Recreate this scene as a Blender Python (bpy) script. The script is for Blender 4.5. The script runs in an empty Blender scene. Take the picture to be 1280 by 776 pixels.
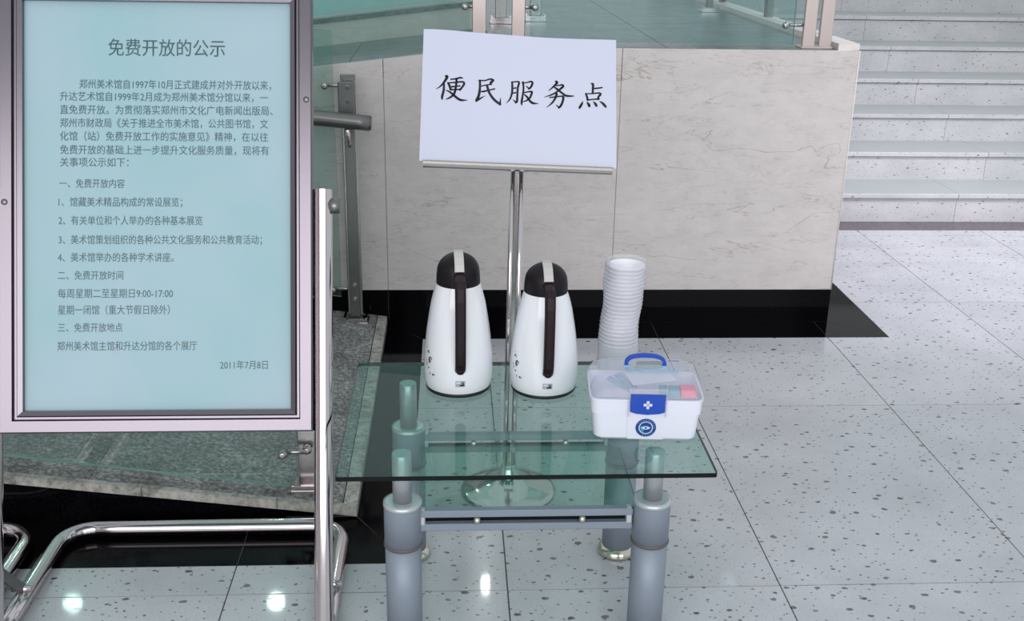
import bpy, math, random
from mathutils import Vector, Matrix
random.seed(7)
SC = bpy.context.scene
PI = math.pi

# ------------------------------------------------------------------ camera
CAM_H = 1.37336
PITCH, YAW, ROLL = 0.346765, 0.0584758, 0.0174678
cy, sy, cp, sp = math.cos(YAW), math.sin(YAW), math.cos(PITCH), math.sin(PITCH)
F = Vector((sy*cp, cy*cp, -sp)); R0 = Vector((cy, -sy, 0)); U0 = R0.cross(F)
R = R0*math.cos(ROLL) + U0*math.sin(ROLL); U = -R0*math.sin(ROLL) + U0*math.cos(ROLL)
cam_data = bpy.data.cameras.new('camera'); cam = bpy.data.objects.new('camera', cam_data)
SC.collection.objects.link(cam)
cam.matrix_world = Matrix(((R.x, U.x, -F.x, 0), (R.y, U.y, -F.y, 0), (R.z, U.z, -F.z, CAM_H), (0, 0, 0, 1)))
cam_data.sensor_width = 36; cam_data.lens = 36*1363.0/1280; cam_data.clip_start = 0.02
SC.camera = cam

# ------------------------------------------------------------------ world and lamps
w = bpy.data.worlds.new('lobby_daylight'); SC.world = w; w.use_nodes = True
bg = w.node_tree.nodes['Background']
bg.inputs['Color'].default_value = (0.885, 0.945, 0.99, 1); bg.inputs['Strength'].default_value = 0.68

def area(name, loc, target, size, power, col=(1, 1, 1), sizey=None, shape='RECTANGLE'):
    l = bpy.data.lights.new(name, 'AREA'); l.shape = shape; l.size = size
    if sizey: l.size_y = sizey
    l.energy = power; l.color = col
    o = bpy.data.objects.new(name, l); SC.collection.objects.link(o); o.location = loc
    d = Vector(target)-Vector(loc); o.rotation_euler = d.to_track_quat('-Z', 'Y').to_euler()
    return o
area('front_fill', (-0.2, -4.3, 2.7), (0.3, 3.0, 0.6), 8.5, 300, (1.0, 0.965, 0.985), 3.2)  # added soft fill from behind the camera, its source is unseen
area('stair_fill', (3.0, 3.1, 2.7), (2.3, 4.9, 0.0), 1.2, 17, (0.97, 0.89, 1.0), 0.8).data.spread = math.radians(75)  # added fill lamp to brighten the lower steps, no known fixture
for x, y in ((-3.12, 7.79), (-1.46, 7.77), (0.30, 7.96)):
    area('recessed_lamp', (x, y, 4.0), (x*0.3, 2.0, 0.0), 0.14, 6, (0.95, 1, 1), shape='DISK')

vs = SC.view_settings
vs.view_transform = 'Standard'; vs.look = 'None'; vs.gamma = 1; vs.use_curve_mapping = False; vs.exposure = 0.06
SC.cycles.max_bounces = 12; SC.cycles.transparent_max_bounces = 24; SC.cycles.glossy_bounces = 6
SC.cycles.caustics_reflective = False; SC.cycles.caustics_refractive = False

# ------------------------------------------------------------------ materials
def s2l(c):
    return tuple((v/12.92 if v <= .04045 else ((v+.055)/1.055)**2.4) for v in [x/255 for x in c])
def mat(name, srgb=None, rough=0.5, metal=0.0, spec=None, coat=0.0, coat_rough=0.05):
    m = bpy.data.materials.new(name); m.use_nodes = True
    b = m.node_tree.nodes['Principled BSDF']
    if srgb: b.inputs['Base Color'].default_value = (*s2l(srgb), 1)
    b.inputs['Roughness'].default_value = rough; b.inputs['Metallic'].default_value = metal
    if spec is not None: b.inputs['Specular IOR Level'].default_value = spec
    if coat: b.inputs['Coat Weight'].default_value = coat; b.inputs['Coat Roughness'].default_value = coat_rough
    return m
class NT:
    def __init__(s, m): s.m = m; s.t = m.node_tree; s.b = s.t.nodes['Principled BSDF']
    def n(s, typ, **kw):
        x = s.t.nodes.new(typ)
        for k, v in kw.items(): setattr(x, k, v)
        return x
    def l(s, a, b): s.t.links.new(a, b)
    def pos(s, scale=(1, 1, 1)):
        g = s.n('ShaderNodeNewGeometry'); mp = s.n('ShaderNodeMapping'); mp.inputs['Scale'].default_value = scale
        s.l(g.outputs['Position'], mp.inputs['Vector']); return mp.outputs['Vector']
    def noise(s, v, scale, detail=4, rough=.5, dist=0):
        x = s.n('ShaderNodeTexNoise'); x.inputs['Scale'].default_value = scale; x.inputs['Detail'].default_value = detail
        x.inputs['Roughness'].default_value = rough; x.inputs['Distortion'].default_value = dist
        s.l(v, x.inputs['Vector']); return x
    def ramp(s, f, stops, interp='LINEAR'):
        r = s.n('ShaderNodeValToRGB'); r.color_ramp.interpolation = interp; e = r.color_ramp.elements
        while len(e) < len(stops): e.new(0.5)
        for i, (p, c) in enumerate(stops):
            e[i].position = p; e[i].color = (*(s2l(c) if max(c) > 1.001 else c), 1)
        s.l(f, r.inputs['Fac']); return r.outputs['Color']
    def mix(s, fac, a, b, mode='MIX'):
        x = s.n('ShaderNodeMix', data_type='RGBA', blend_type=mode)
        for i, v in ((0, fac), (6, a), (7, b)):
            if isinstance(v, (int, float)): x.inputs[i].default_value = v
            elif isinstance(v, tuple): x.inputs[i].default_value = (*v, 1)
            else: s.l(v, x.inputs[i])
        return x.outputs[2]
    def math(s, op, a, b=None):
        x = s.n('ShaderNodeMath', operation=op)
        for i, v in ((0, a), (1, b)):
            if v is None: continue
            if isinstance(v, (int, float)): x.inputs[i].default_value = v
            else: s.l(v, x.inputs[i])
        return x.outputs[0]
    def bump(s, h, strength=.2, dist=.002):
        x = s.n('ShaderNodeBump'); x.inputs['Strength'].default_value = strength; x.inputs['Distance'].default_value = dist
        s.l(h, x.inputs['Height']); s.l(x.outputs[0], s.b.inputs['Normal'])

def terrazzo(name, ca, cb, spot, rough, scale=27, zstretch=1.0, thr=0.30, amount=.55):
    m = mat(name, rough=rough, coat=.35, coat_rough=.04); t = NT(m)
    v0 = t.pos((1, 1, zstretch))
    wob = t.noise(v0, 60, 2)
    add = t.n('ShaderNodeVectorMath', operation='MULTIPLY_ADD'); add.inputs[1].default_value = (.008,)*3
    t.l(wob.outputs['Color'], add.inputs[0]); t.l(v0, add.inputs[2])
    sx_ = t.n('ShaderNodeSeparateXYZ'); t.l(add.outputs[0], sx_.inputs[0]); cb_ = t.n('ShaderNodeCombineXYZ')
    t.l(sx_.outputs[0], cb_.inputs[0]); t.l(t.math('ADD', sx_.outputs[1], sx_.outputs[2]), cb_.inputs[1])
    mp_ = t.n('ShaderNodeMapping'); mp_.inputs['Rotation'].default_value = (0, 0, .6); mp_.inputs['Scale'].default_value = (.72, 1.1, 1)
    t.l(cb_.outputs[0], mp_.inputs['Vector']); v = mp_.outputs['Vector']
    n1 = t.noise(v0, 3.5, 6, .6); n2 = t.noise(v0, 220, 3, .6)
    base = t.ramp(n1.outputs['Fac'], [(.3, ca), (.7, cb)])
    base = t.mix(t.ramp(n2.outputs['Fac'], [(.5, (0, 0, 0)), (.8, (1, 1, 1))]), base, tuple(x*.84 for x in s2l(ca)))
    oi = t.n('ShaderNodeObjectInfo')
    base = t.mix(1.0, base, t.ramp(oi.outputs['Random'], [(0, (.93, .935, .935)), (1, (1, 1, 1))]), 'MULTIPLY')
    masks = []
    for sc_, th, am in ((scale, thr, amount), (scale*2.2, thr, amount*.8)):
        vo = t.n('ShaderNodeTexVoronoi', voronoi_dimensions='2D'); vo.inputs['Scale'].default_value = sc_
        t.l(v, vo.inputs['Vector'])
        sep = t.n('ShaderNodeSeparateColor'); t.l(vo.outputs['Color'], sep.inputs[0])
        rad = t.math('MULTIPLY', t.math('MAXIMUM', t.math('SUBTRACT', sep.outputs[0], 1-am), 0.0), th/am)
        d = t.math('SUBTRACT', rad, vo.outputs['Distance'])
        masks.append(t.ramp(d, [(0, (0, 0, 0)), (.03, (1, 1, 1))]))
    mk = t.mix(1.0, masks[0], masks[1], 'LIGHTEN')
    sp_ = t.ramp(t.noise(v0, 40, 1).outputs['Fac'], [(.35, spot), (.65, tuple(min(255, x+48) for x in spot))])
    t.l(t.mix(mk, base, sp_), t.b.inputs['Base Color'])
    return m
M = {}
M['terrazzo'] = terrazzo('terrazzo', (186, 189, 194), (208, 210, 216), (78, 73, 72), .24, 26, thr=.175, amount=.78)
M['stair_stone'] = terrazzo('stair_stone', (184, 187, 188), (208, 209, 210), (100, 90, 88), .3, 27, 1.6, .16, .62)
M['tread'] = mat('tread_stone', (172, 178, 178), .35)
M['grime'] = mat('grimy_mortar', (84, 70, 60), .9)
M['grout'] = mat('grout', (120, 118, 112), .9)
def black_granite():
    m = mat('black_granite', (14, 13, 17), .07, spec=.3); t = NT(m); t.b.inputs['IOR'].default_value = 1.22
    n = t.noise(t.pos(), 160, 4, .7)
    t.l(t.ramp(n.outputs['Fac'], [(.5, (7, 6, 9)), (.78, (24, 22, 27))]), t.b.inputs['Base Color']); return m
M['black'] = black_granite()
def brown_strip():
    m = mat('brown_granite', (84, 76, 80), .25); t = NT(m)
    n = t.noise(t.pos(), 40, 4, .7)
    t.l(t.ramp(n.outputs['Fac'], [(.3, (72, 65, 69)), (.7, (104, 92, 97))]), t.b.inputs['Base Color']); return m
M['brown_strip'] = brown_strip()
def marble(name, a, b, vein, rough=.3, flat=False):
    m = mat(name, rough=rough); t = NT(m)
    v = t.pos((1.0, 1.0, 3.4)); 
    n0 = t.noise(v, 1.7, 8, .62, .4)
    base = t.ramp(n0.outputs['Fac'], [(.3, a), (.7, b)])
    n3 = t.noise(t.pos((1, 1, 1.6)), 14, 6, .65)
    base = t.mix(.35, base, t.ramp(n3.outputs['Fac'], [(.3, tuple(x-18 for x in a)), (.62, b)]))
    n1 = t.noise(t.pos((1.0, 1.0, 5.2)), 1.35, 5, .55, .6)
    ab = t.math('ABSOLUTE', t.math('SUBTRACT', n1.outputs['Fac'], .5))
    line = t.ramp(ab, [(0, (.8, .8, .8)), (.004, (0, 0, 0))])
    brk = t.ramp(t.noise(v, 4, 2).outputs['Fac'], [(.42, (0, 0, 0)), (.58, (.8, .8, .8))])
    base = t.mix(t.mix(1.0, line, brk, 'MULTIPLY'), base, s2l(vein))
    n2 = t.noise(t.pos((1.0, 1.0, 5.5)), 4.2, 5, .6, .8)
    ab2 = t.math('ABSOLUTE', t.math('SUBTRACT', n2.outputs['Fac'], .5))
    line2 = t.ramp(ab2, [(0, (.30, .30, .30)), (.011, (0, 0, 0))])
    base = t.mix(line2, base, s2l(vein))
    t.l(base, t.b.inputs['Base Color']); return m
M['marble'] = marble('cream_marble', (208, 203, 200), (220, 214, 211), (150, 134, 122))
M['marble_plain'] = mat('cream_marble_edge', (232, 224, 218), .35)
def flamed(name, a, b, c, scale=70):
    m = mat(name, rough=.62); t = NT(m)
    n = t.noise(t.pos(), scale, 5, .75); n2 = t.noise(t.pos(), 9, 4, .6)
    base = t.ramp(n.outputs['Fac'], [(.36, a), (.5, b), (.66, c)])
    base = t.mix(.75, base, t.ramp(n2.outputs['Fac'], [(.35, (.5, .5, .5)), (.65, (1, 1, 1))]), 'MULTIPLY')
    t.l(base, t.b.inputs['Base Color']); t.bump(n.outputs['Fac'], .3, .002); return m
M['ramp'] = flamed('flamed_granite', (92, 94, 94), (140, 142, 140), (206, 208, 204), 90)
M['ramp_edge'] = flamed('granite_edge_strip', (138, 138, 132), (188, 187, 178), (216, 214, 205), 50)
M['deck'] = flamed('platform_granite', (92, 104, 106), (116, 128, 128), (140, 152, 150), 40)
M['deck'].node_tree.nodes['Principled BSDF'].inputs['Roughness'].default_value = .3
M['chrome'] = mat('polished_steel', (214, 206, 208), .10, 1.0)
M['steel'] = mat('brushed_steel', (176, 174, 172), .27, 1.0)
M['dull_steel'] = mat('dull_steel', (132, 132, 130), .35, 1.0)
M['warm_steel'] = mat('post_steel', (196, 184, 180), .38, .85)
M['frame'] = mat('frame_aluminium', (122, 117, 124), .24, 1.0)
M['silver_paint'] = mat('silver_paint', (138, 148, 160), .5, .25)
M['post_silver'] = mat('post_silver', (186, 188, 192), .34, .6)
M['leg_cap'] = mat('leg_cap', (196, 202, 206), .3, .5)
M['ring'] = mat('leg_ring', (92, 88, 88), .5)
M['dark'] = mat('dark_rubber', (26, 24, 26), .5)
M['brass_ball'] = mat('spacer_ball', (206, 204, 190), .18, .9)
M['poster'] = mat('poster_print', (166, 192, 201), .5, spec=.3)
def poster():
    m = M['poster']; t = NT(m)
    n = t.noise(t.pos(), 2.2, 3, .5, .6)
    t.l(t.ramp(n.outputs['Fac'], [(.32, (152, 188, 194)), (.68, (170, 191, 202))]), t.b.inputs['Base Color'])
poster()
M['ink'] = mat('poster_ink', (58, 88, 94), .4)
M['ink2'] = mat('poster_ink_small', (56, 92, 98), .4)
M['paper'] = mat('sign_paper', (208, 212, 230), .55)
M['black_ink'] = mat('black_ink', (24, 22, 38), .5)
M['flask'] = mat('flask_white', (238, 240, 245), .16, coat=.5)
M['lid'] = mat('flask_lid', (24, 18, 23), .45, spec=.25)
M['handle'] = mat('flask_handle', (32, 18, 24), .35, spec=.3)
M['lever'] = mat('lever_silver', (202, 200, 196), .35, .3)
M['sticker'] = mat('sticker_grey', (172, 176, 180), .4)
M['cup'] = mat('paper_cup', (240, 240, 246), .5)
M['kit_white'] = mat('kit_white', (232, 234, 246), .35)
M['blue'] = mat('kit_blue', (22, 72, 178), .32)
M['deep_blue'] = mat('emblem_blue', (20, 68, 140), .4)
M['teal'] = mat('emblem_teal', (70, 150, 176), .4)
M['cross'] = mat('cross_white', (216, 222, 246), .4)
M['pale_blue'] = mat('pale_blue_print', (150, 196, 222), .4)
M['pink'] = mat('carton_pink', (226, 112, 138), .45)
M['carton_teal'] = mat('carton_teal', (86, 150, 172), .45)
M['leaflet'] = mat('leaflet', (226, 230, 240), .6)
M['blister'] = mat('blister_blue_grey', (150, 174, 196), .3)

def thin(name, tint, gloss_rough=.02, white=0.0, white_col=(.9, .92, .95), spec=1.0):
    """clear sheet: tinted see-through with a Fresnel mirror and optional milky share"""
    m = bpy.data.materials.new(name); m.use_nodes = True; t = m.node_tree; t.nodes.clear()
    out = t.nodes.new('ShaderNodeOutputMaterial'); tr = t.nodes.new('ShaderNodeBsdfTransparent'); tr.inputs[0].default_value = (*tint, 1)
    gl = t.nodes.new('ShaderNodeBsdfGlossy'); gl.inputs['Roughness'].default_value = gloss_rough
    fr = t.nodes.new('ShaderNodeFresnel'); fr.inputs[0].default_value = 1.45
    mu = t.nodes.new('ShaderNodeMath'); mu.operation = 'MULTIPLY'; mu.inputs[1].default_value = spec; ge = t.nodes.new('ShaderNodeNewGeometry'); iv = t.nodes.new('ShaderNodeMath'); iv.operation = 'SUBTRACT'; iv.inputs[0].default_value = 1.0
    t.links.new(ge.outputs['Backfacing'], iv.inputs[1]); m2 = t.nodes.new('ShaderNodeMath'); m2.operation = 'MULTIPLY'
    t.links.new(fr.outputs[0], m2.inputs[0]); t.links.new(iv.outputs[0], m2.inputs[1]); t.links.new(m2.outputs[0], mu.inputs[0])
    src = tr.outputs[0]
    if white > 0:
        df = t.nodes.new('ShaderNodeBsdfDiffuse'); df.inputs[0].default_value = (*white_col, 1)
        tl = t.nodes.new('ShaderNodeBsdfTranslucent'); tl.inputs[0].default_value = (*white_col, 1)
        ad = t.nodes.new('ShaderNodeMixShader'); ad.inputs[0].default_value = .45
        t.links.new(df.outputs[0], ad.inputs[1]); t.links.new(tl.outputs[0], ad.inputs[2])
        mx0 = t.nodes.new('ShaderNodeMixShader'); mx0.inputs[0].default_value = white
        t.links.new(tr.outputs[0], mx0.inputs[1]); t.links.new(ad.outputs[0], mx0.inputs[2]); src = mx0.outputs[0]
    mx = t.nodes.new('ShaderNodeMixShader'); t.links.new(mu.outputs[0], mx.inputs[0])
    t.links.new(src, mx.inputs[1]); t.links.new(gl.outputs[0], mx.inputs[2]); t.links.new(mx.outputs[0], out.inputs[0])
    return m
M['table_glass'] = thin('table_glass', (.79, .92, .885), white=.035, white_col=(.45, .75, .68))
M['shelf_glass'] = thin('shelf_glass', (.74, .89, .84), white=.05, white_col=(.4, .72, .64))
M['rail_glass'] = thin('balustrade_glass', (.86, .93, .91), white=.06, white_col=(.5, .68, .64))
M['deck_glass'] = thin('platform_glass', (.84, .915, .91), white=.08, white_col=(.5, .66, .65))
M['reflection_teal'] = thin('teal_reflection_glass', (.8, .95, .95), white=.8, white_col=(.62, .84, .84))  # milky teal colour stands in for a bright reflection in the glass
M['glass_edge'] = mat('glass_edge_dark', (4, 14, 13), .2, spec=.2)
M['glass_edge_l'] = mat('glass_edge_pale', (120, 160, 150), .2)
M['kit_lid'] = thin('kit_lid_clear', (.95, .96, .98), .12, white=.26, white_col=(.88, .90, .96))
M['wrap'] = thin('cup_wrap', (.97, .97, .98), .2, white=.55, white_col=(.93, .93, .97))
M['acrylic'] = thin('clear_sheet', (.99, 1, 1), .03, spec=.5)

# ------------------------------------------------------------------ mesh builder
class MB:
    def __init__(s): s.v = []; s.f = []; s.mi = []; s.sm = []; s.cur = 0
    def add(s, vs_, fs, smooth=False):
        o = len(s.v); s.v += [tuple(v) for v in vs_]
        for f in fs: s.f.append(tuple(i+o for i in f)); s.mi.append(s.cur); s.sm.append(smooth)
        return s
    def box(s, c, d, rot=None, bev=0.0):
        x, y, z = d[0]/2, d[1]/2, d[2]/2; c = Vector(c)
        if bev <= 0 or bev >= min(x, y, z):
            P = [Vector((i, j, k)) for i in (-x, x) for j in (-y, y) for k in (-z, z)]
            fs = [(0, 1, 3, 2), (4, 6, 7, 5), (0, 4, 5, 1), (2, 3, 7, 6), (0, 2, 6, 4), (1, 5, 7, 3)]
        else:
            b = bev; P = []; fs = []
            idx = {}
            for i in (-1, 1):
                for j in (-1, 1):
                    for k in (-1, 1):
                        for a in range(3):
                            q = [i*(x-b), j*(y-b), k*(z-b)]; q[a] = (i*x, j*y, k*z)[a]
                            idx[(i, j, k, a)] = len(P); P.append(Vector(q))
            for a in range(3):
                o = [n for n in range(3) if n != a]
                for sgn in (-1, 1):
                    ring = []
                    for (p, q) in ((-1, -1), (1, -1), (1, 1), (-1, 1)):
                        t = [0, 0, 0]; t[a] = sgn; t[o[0]] = p; t[o[1]] = q; ring.append(idx[(*t, a)])
                    if (sgn > 0) == (a == 1): ring.reverse()
                    fs.append(tuple(ring))
            for a in range(3):
                b_, c_ = [n for n in range(3) if n != a]
                for p in (-1, 1):
                    for q in (-1, 1):
                        t0 = [0, 0, 0]; t0[a] = -1; t0[b_] = p; t0[c_] = q; t1 = list(t0); t1[a] = 1
                        r = (idx[(*t0, b_)], idx[(*t1, b_)], idx[(*t1, c_)], idx[(*t0, c_)])
                        fs.append(r)
            for i in (-1, 1):
                for j in (-1, 1):
                    for k in (-1, 1): fs.append((idx[(i, j, k, 0)], idx[(i, j, k, 1)], idx[(i, j, k, 2)]))
        if rot is not None: P = [rot @ p for p in P]
        return s.add([p+c for p in P], fs)
    def prism(s, poly, axis, a, b):
        """polygon of 2D points extruded along an axis (0,1,2) from a to b"""
        n = len(poly)
        def mk(p, t):
            q = list(p); q.insert(axis, t); return q
        vs_ = [mk(p, a) for p in poly]+[mk(p, b) for p in poly]
        fs = [tuple(range(n)), tuple(range(2*n-1, n-1, -1))]+[(i, (i+1) % n, n+(i+1) % n, n+i) for i in range(n)]
        return s.add(vs_, fs)
    def lathe(s, prof, n=32, c=(0, 0, 0), cap=True, smooth=True):
        vs_ = []; c = Vector(c)
        for r, z in prof:
            for i in range(n):
                a = 2*PI*i/n; vs_.append((c.x+r*math.cos(a), c.y+r*math.sin(a), c.z+z))
        fs = [(j*n+i, j*n+(i+1) % n, (j+1)*n+(i+1) % n, (j+1)*n+i) for j in range(len(prof)-1) for i in range(n)]
        o = len(s.v); s.add(vs_, fs, smooth)
        if cap:
            s.f.append(tuple(o+i for i in range(n-1, -1, -1))); s.mi.append(s.cur); s.sm.append(False)
            b = o+(len(prof)-1)*n; s.f.append(tuple(b+i for i in range(n))); s.mi.append(s.cur); s.sm.append(False)
        return s
    def tube(s, path, r, n=16, closed=False, cap=True, sect=None, up=None):
        """sweep a circle (or the 2D section sect) along path"""
        P = [Vector(p) for p in path]; m = len(P); vs_ = []
        sec = sect or [(r*math.cos(2*PI*i/n), r*math.sin(2*PI*i/n)) for i in range(n)]
        n = len(sec); prevN = None
        for i, p in enumerate(P):
            if closed: t = P[(i+1) % m]-P[i-1]
            else: t = P[min(i+1, m-1)]-P[max(i-1, 0)]
            t.normalize()
            if prevN is None:
                u0 = Vector(up) if up else (Vector((0, 0, 1)) if abs(t.z) < .9 else Vector((0, 1, 0)))
                N = (u0-t*u0.dot(t)).normalized()
            else: N = (prevN-t*prevN.dot(t)).normalized()
            prevN = N; B = t.cross(N)
            rr = r[i] if isinstance(r, (list, tuple)) else None
            for (a, b) in sec: vs_.append(p+N*a+B*b)
        k = m if closed else m-1
        fs = [(j*n+i, j*n+(i+1) % n, ((j+1) % m)*n+(i+1) % n, ((j+1) % m)*n+i) for j in range(k) for i in range(n)]
        o = len(s.v); s.add(vs_, fs, sect is None)
        if cap and not closed:
            s.f.append(tuple(o+i for i in range(n-1, -1, -1))); s.mi.append(s.cur); s.sm.append(False)
            b = o+(m-1)*n; s.f.append(tuple(b+i for i in range(n))); s.mi.append(s.cur); s.sm.append(False)
        return s
    def loft(s, rings, cap=(True, True), smooth=True):
        n = len(rings[0]); o = len(s.v); vs_ = [p for r in rings for p in r]
        fs = [(j*n+i, j*n+(i+1) % n, (j+1)*n+(i+1) % n, (j+1)*n+i) for j in range(len(rings)-1) for i in range(n)]
        s.add(vs_, fs, smooth)
        if cap[0]: s.f.append(tuple(o+i for i in range(n-1, -1, -1))); s.mi.append(s.cur); s.sm.append(False)
        if cap[1]:
            b = o+(len(rings)-1)*n; s.f.append(tuple(b+i for i in range(n))); s.mi.append(s.cur); s.sm.append(False)
        return s
    def xf(s, mtx):
        s.v = [tuple(mtx @ Vector(v)) for v in s.v]; return s
    def build(s, name, mats, parent=None, origin=None, recalc=True):
        if not isinstance(mats, (list, tuple)): mats = [mats]
        o_ = Vector(origin) if origin is not None else Vector((0, 0, 0))
        me = bpy.data.meshes.new(name); me.from_pydata([tuple(Vector(v)-o_) for v in s.v], [], s.f)
        for m in mats: me.materials.append(m)
        me.polygons.foreach_set('material_index', s.mi); me.polygons.foreach_set('use_smooth', s.sm)
        if recalc:
            import bmesh
            bm = bmesh.new(); bm.from_mesh(me); bmesh.ops.recalc_face_normals(bm, faces=bm.faces); bm.to_mesh(me); bm.free()
        me.update()
        ob = bpy.data.objects.new(name, me); SC.collection.objects.link(ob); ob.location = o_
        if parent is not None: attach(ob, parent)
        return ob
def wloc(o):
    v = Vector(o.location)
    return v if o.parent is None else v+wloc(o.parent) if False else o['_w'] if '_w' in o else v
WM = {}
def world_of(o):
    mt = Matrix.Translation(o.location) @ o.rotation_euler.to_matrix().to_4x4()
    return mt if o.parent is None else world_of(o.parent) @ o.matrix_parent_inverse @ mt
def attach(ch, parent):
    """child vertices were given in the parent's own space unless parent has 'abs' (then world space)"""
    ch.parent = parent
    if parent.get('_abs'): ch.matrix_parent_inverse = world_of(parent).inverted()
def thing(name, loc, label=None, cat=None, group=None, rot=(0, 0, 0), kind=None, absolute=False):
    o = bpy.data.objects.new(name, None); SC.collection.objects.link(o); o.location = loc; o.rotation_euler = rot
    o.empty_display_size = .05
    tag(o, label, cat, group, kind)
    if absolute: o['_abs'] = 1
    return o
def tag(o, label=None, cat=None, group=None, kind=None):
    for k, v in (('label', label), ('category', cat), ('group', group), ('kind', kind)):
        if v: o[k] = v
    return o
def copy_tree(o, parent=None):
    c = o.copy(); SC.collection.objects.link(c)
    if parent is not None:
        c.parent = parent; c.matrix_parent_inverse = o.matrix_parent_inverse.copy()
    for ch in [x for x in ALL() if x.parent == o]: copy_tree(ch, c)
    return c
def ALL(): return list(SC.collection.objects)
def rrect(hx, hy, r, z, n=6, cx=0, cy_=0):
    out = []
    for (sx, sy_, a0) in ((1, 1, 0), (-1, 1, PI/2), (-1, -1, PI), (1, -1, 1.5*PI)):
        for i in range(n+1):
            a = a0+PI/2*i/n; out.append((cx+sx*(hx-r)+r*math.cos(a), cy_+sy_*(hy-r)+r*math.sin(a), z))
    return out

# ------------------------------------------------------------------ floor tiles and black borders
TX0, TY0, TW, TD = 0.119, 2.014, 0.6, 0.931
G = .0016
floor = MB().box((0, 2, -.0285), (9, 12, .05)).build('floor', M['grout']); tag(floor, 'pale speckled terrazzo floor of large rectangular tiles with black stone borders', kind='structure')
BX0, BX1 = -0.10, 1.54          # outer edges of the black border (right of ramp, right of platform)
RY, PY = 2.124, 3.507           # its front edges along the ramp and along the platform
SY = 4.90                       # brown strip before the stairs
def sub_rects(x0, x1, y0, y1):
    """parts of a tile left outside ramp and platform"""
    out = []
    ys = sorted({y0, y1, *[v for v in (RY, PY, SY) if y0 < v < y1]})
    for a, b in zip(ys, ys[1:]):
        mid = (a+b)/2; lo = x0
        if mid > SY: continue
        if mid > PY: lo = BX1
        elif mid > RY: lo = BX0
        if x1 > lo+.004: out.append((max(x0, lo), x1, a, b))
    return out
for i in range(-6, 7):
    for j in range(-4, 4):
        x0 = TX0+i*TW; y0 = TY0+j*TD
        rs = sub_rects(x0+G, x0+TW-G, y0+G, y0+TD-G)
        if not rs: continue
        mb = MB()
        for (a, b, c, d) in rs: mb.box(((a+b)/2, (c+d)/2, -.01), (b-a, d-c, .02))
        mb.build('tile', M['terrazzo'], floor, origin=(x0, y0, 0))
def slab(poly, z0, z1, name, m, parent, inset=.0008):
    cx = sum(p[0] for p in poly)/len(poly); cy_ = sum(p[1] for p in poly)/len(poly)
    q = []
    for (x, y) in poly:
        dx, dy = x-cx, y-cy_; q.append((x-math.copysign(min(abs(dx), inset), dx), y-math.copysign(min(abs(dy), inset), dy)))
    return MB().prism(q, 2, z0, z1).build(name, m, parent, origin=(cx, cy_, 0))
def black_band(poly): return slab(poly, -.02, .0, 'border_slab', M['black'], floor)
WX, WY = 1.37, 3.668            # platform corner
RX = -.23; RFY = 2.33           # ramp right edge, ramp front edge
black_joint = mat('border_joint', (96, 96, 98), .7)
MB().prism([(-3.6, RY+.003), (BX0-.003, RY+.003), (BX0-.003, PY+.003), (BX1-.003, PY+.003), (BX1-.003, 4.898), (WX, 4.898), (WX, WY), (-3.6, WY)], 2, -.015, -.0008).build('border_bed', black_joint, floor)
xs = [TX0+k*TW for k in range(-6, 4)]
fx = [-3.6]+[x for x in xs if -3.6 < x < -.35]
for a, b in zip(fx, fx[1:]): black_band([(a, RY), (b, RY), (b, RFY), (a, RFY)])
black_band([(fx[-1], RY), (BX0, RY), (RX, RFY), (fx[-1], RFY)])
black_band([(BX0, RY), (BX0, TY0+TD), (RX, TY0+TD), (RX, RFY)])
black_band([(BX0, TY0+TD), (BX0, 3.37), (RX, 3.37), (RX, TY0+TD)])
black_band([(BX0, 3.37), (BX0, PY), (RX, WY), (RX, 3.37)])
black_band([(BX0, PY), (TX0, PY), (TX0, WY), (RX, WY)])
black_band([(TX0, PY), (TX0+TW, PY), (TX0+TW, WY), (TX0, WY)])
black_band([(TX0+TW, PY), (TX0+2*TW, PY), (TX0+2*TW, WY), (TX0+TW, WY)])
black_band([(TX0+2*TW, PY), (BX1, PY), (WX, WY), (TX0+2*TW, WY)])
black_band([(BX1, PY), (BX1, TY0+2*TD), (WX, TY0+2*TD), (WX, WY)])
black_band([(BX1, TY0+2*TD), (BX1, SY), (WX, SY), (WX, TY0+2*TD)])
for k in range(-6, 7):
    a = max(WX, TX0+k*TW+.3); b = TX0+(k+1)*TW+.3
    if b > a+.05: slab([(a, SY), (b, SY), (b, 5.05), (a, 5.05)], -.02, .0, 'border_slab', M['brown_strip'], floor)

# ------------------------------------------------------------------ platform with marble front
PZ = 0.968
wall = MB().prism([(-3.6, 3.70), (WX-.03, 3.70), (WX-.03, 8), (-3.6, 8)], 2, 0, .4).build('wall_platform', M['marble'])
tag(wall, 'cream veined marble front wall of the raised platform', kind='structure')
def topz(x): return PZ if x > .13 else PZ-(.13-x)*.124
# panels (front)
jx = [-3.6, -2.6, -1.80, -1.01, -.225, .568, WX]
for a, b in zip(jx, jx[1:]):
    g = .0012
    pts = [(a+g, .1225), (b-g, .1225), (b-g, topz(b)), (a+g, topz(a))]
    if a < .13 < b: pts.insert(3, (.13, PZ))
    MB().prism(pts, 1, WY+.004, WY+.030).build('panel', M['marble'], wall, origin=(a, WY, 0))
    MB().box(((a+b)/2, WY+.011, .061), (b-a-2*g, .022, .1205)).build('skirting_slab', M['black'], wall, origin=(a, WY, 0))
MB().box((.35, WY+.018, .495), (1.9, .022, .74)).build('joint_backing', mat('panel_joint', (176, 166, 154), .8), wall)
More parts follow.
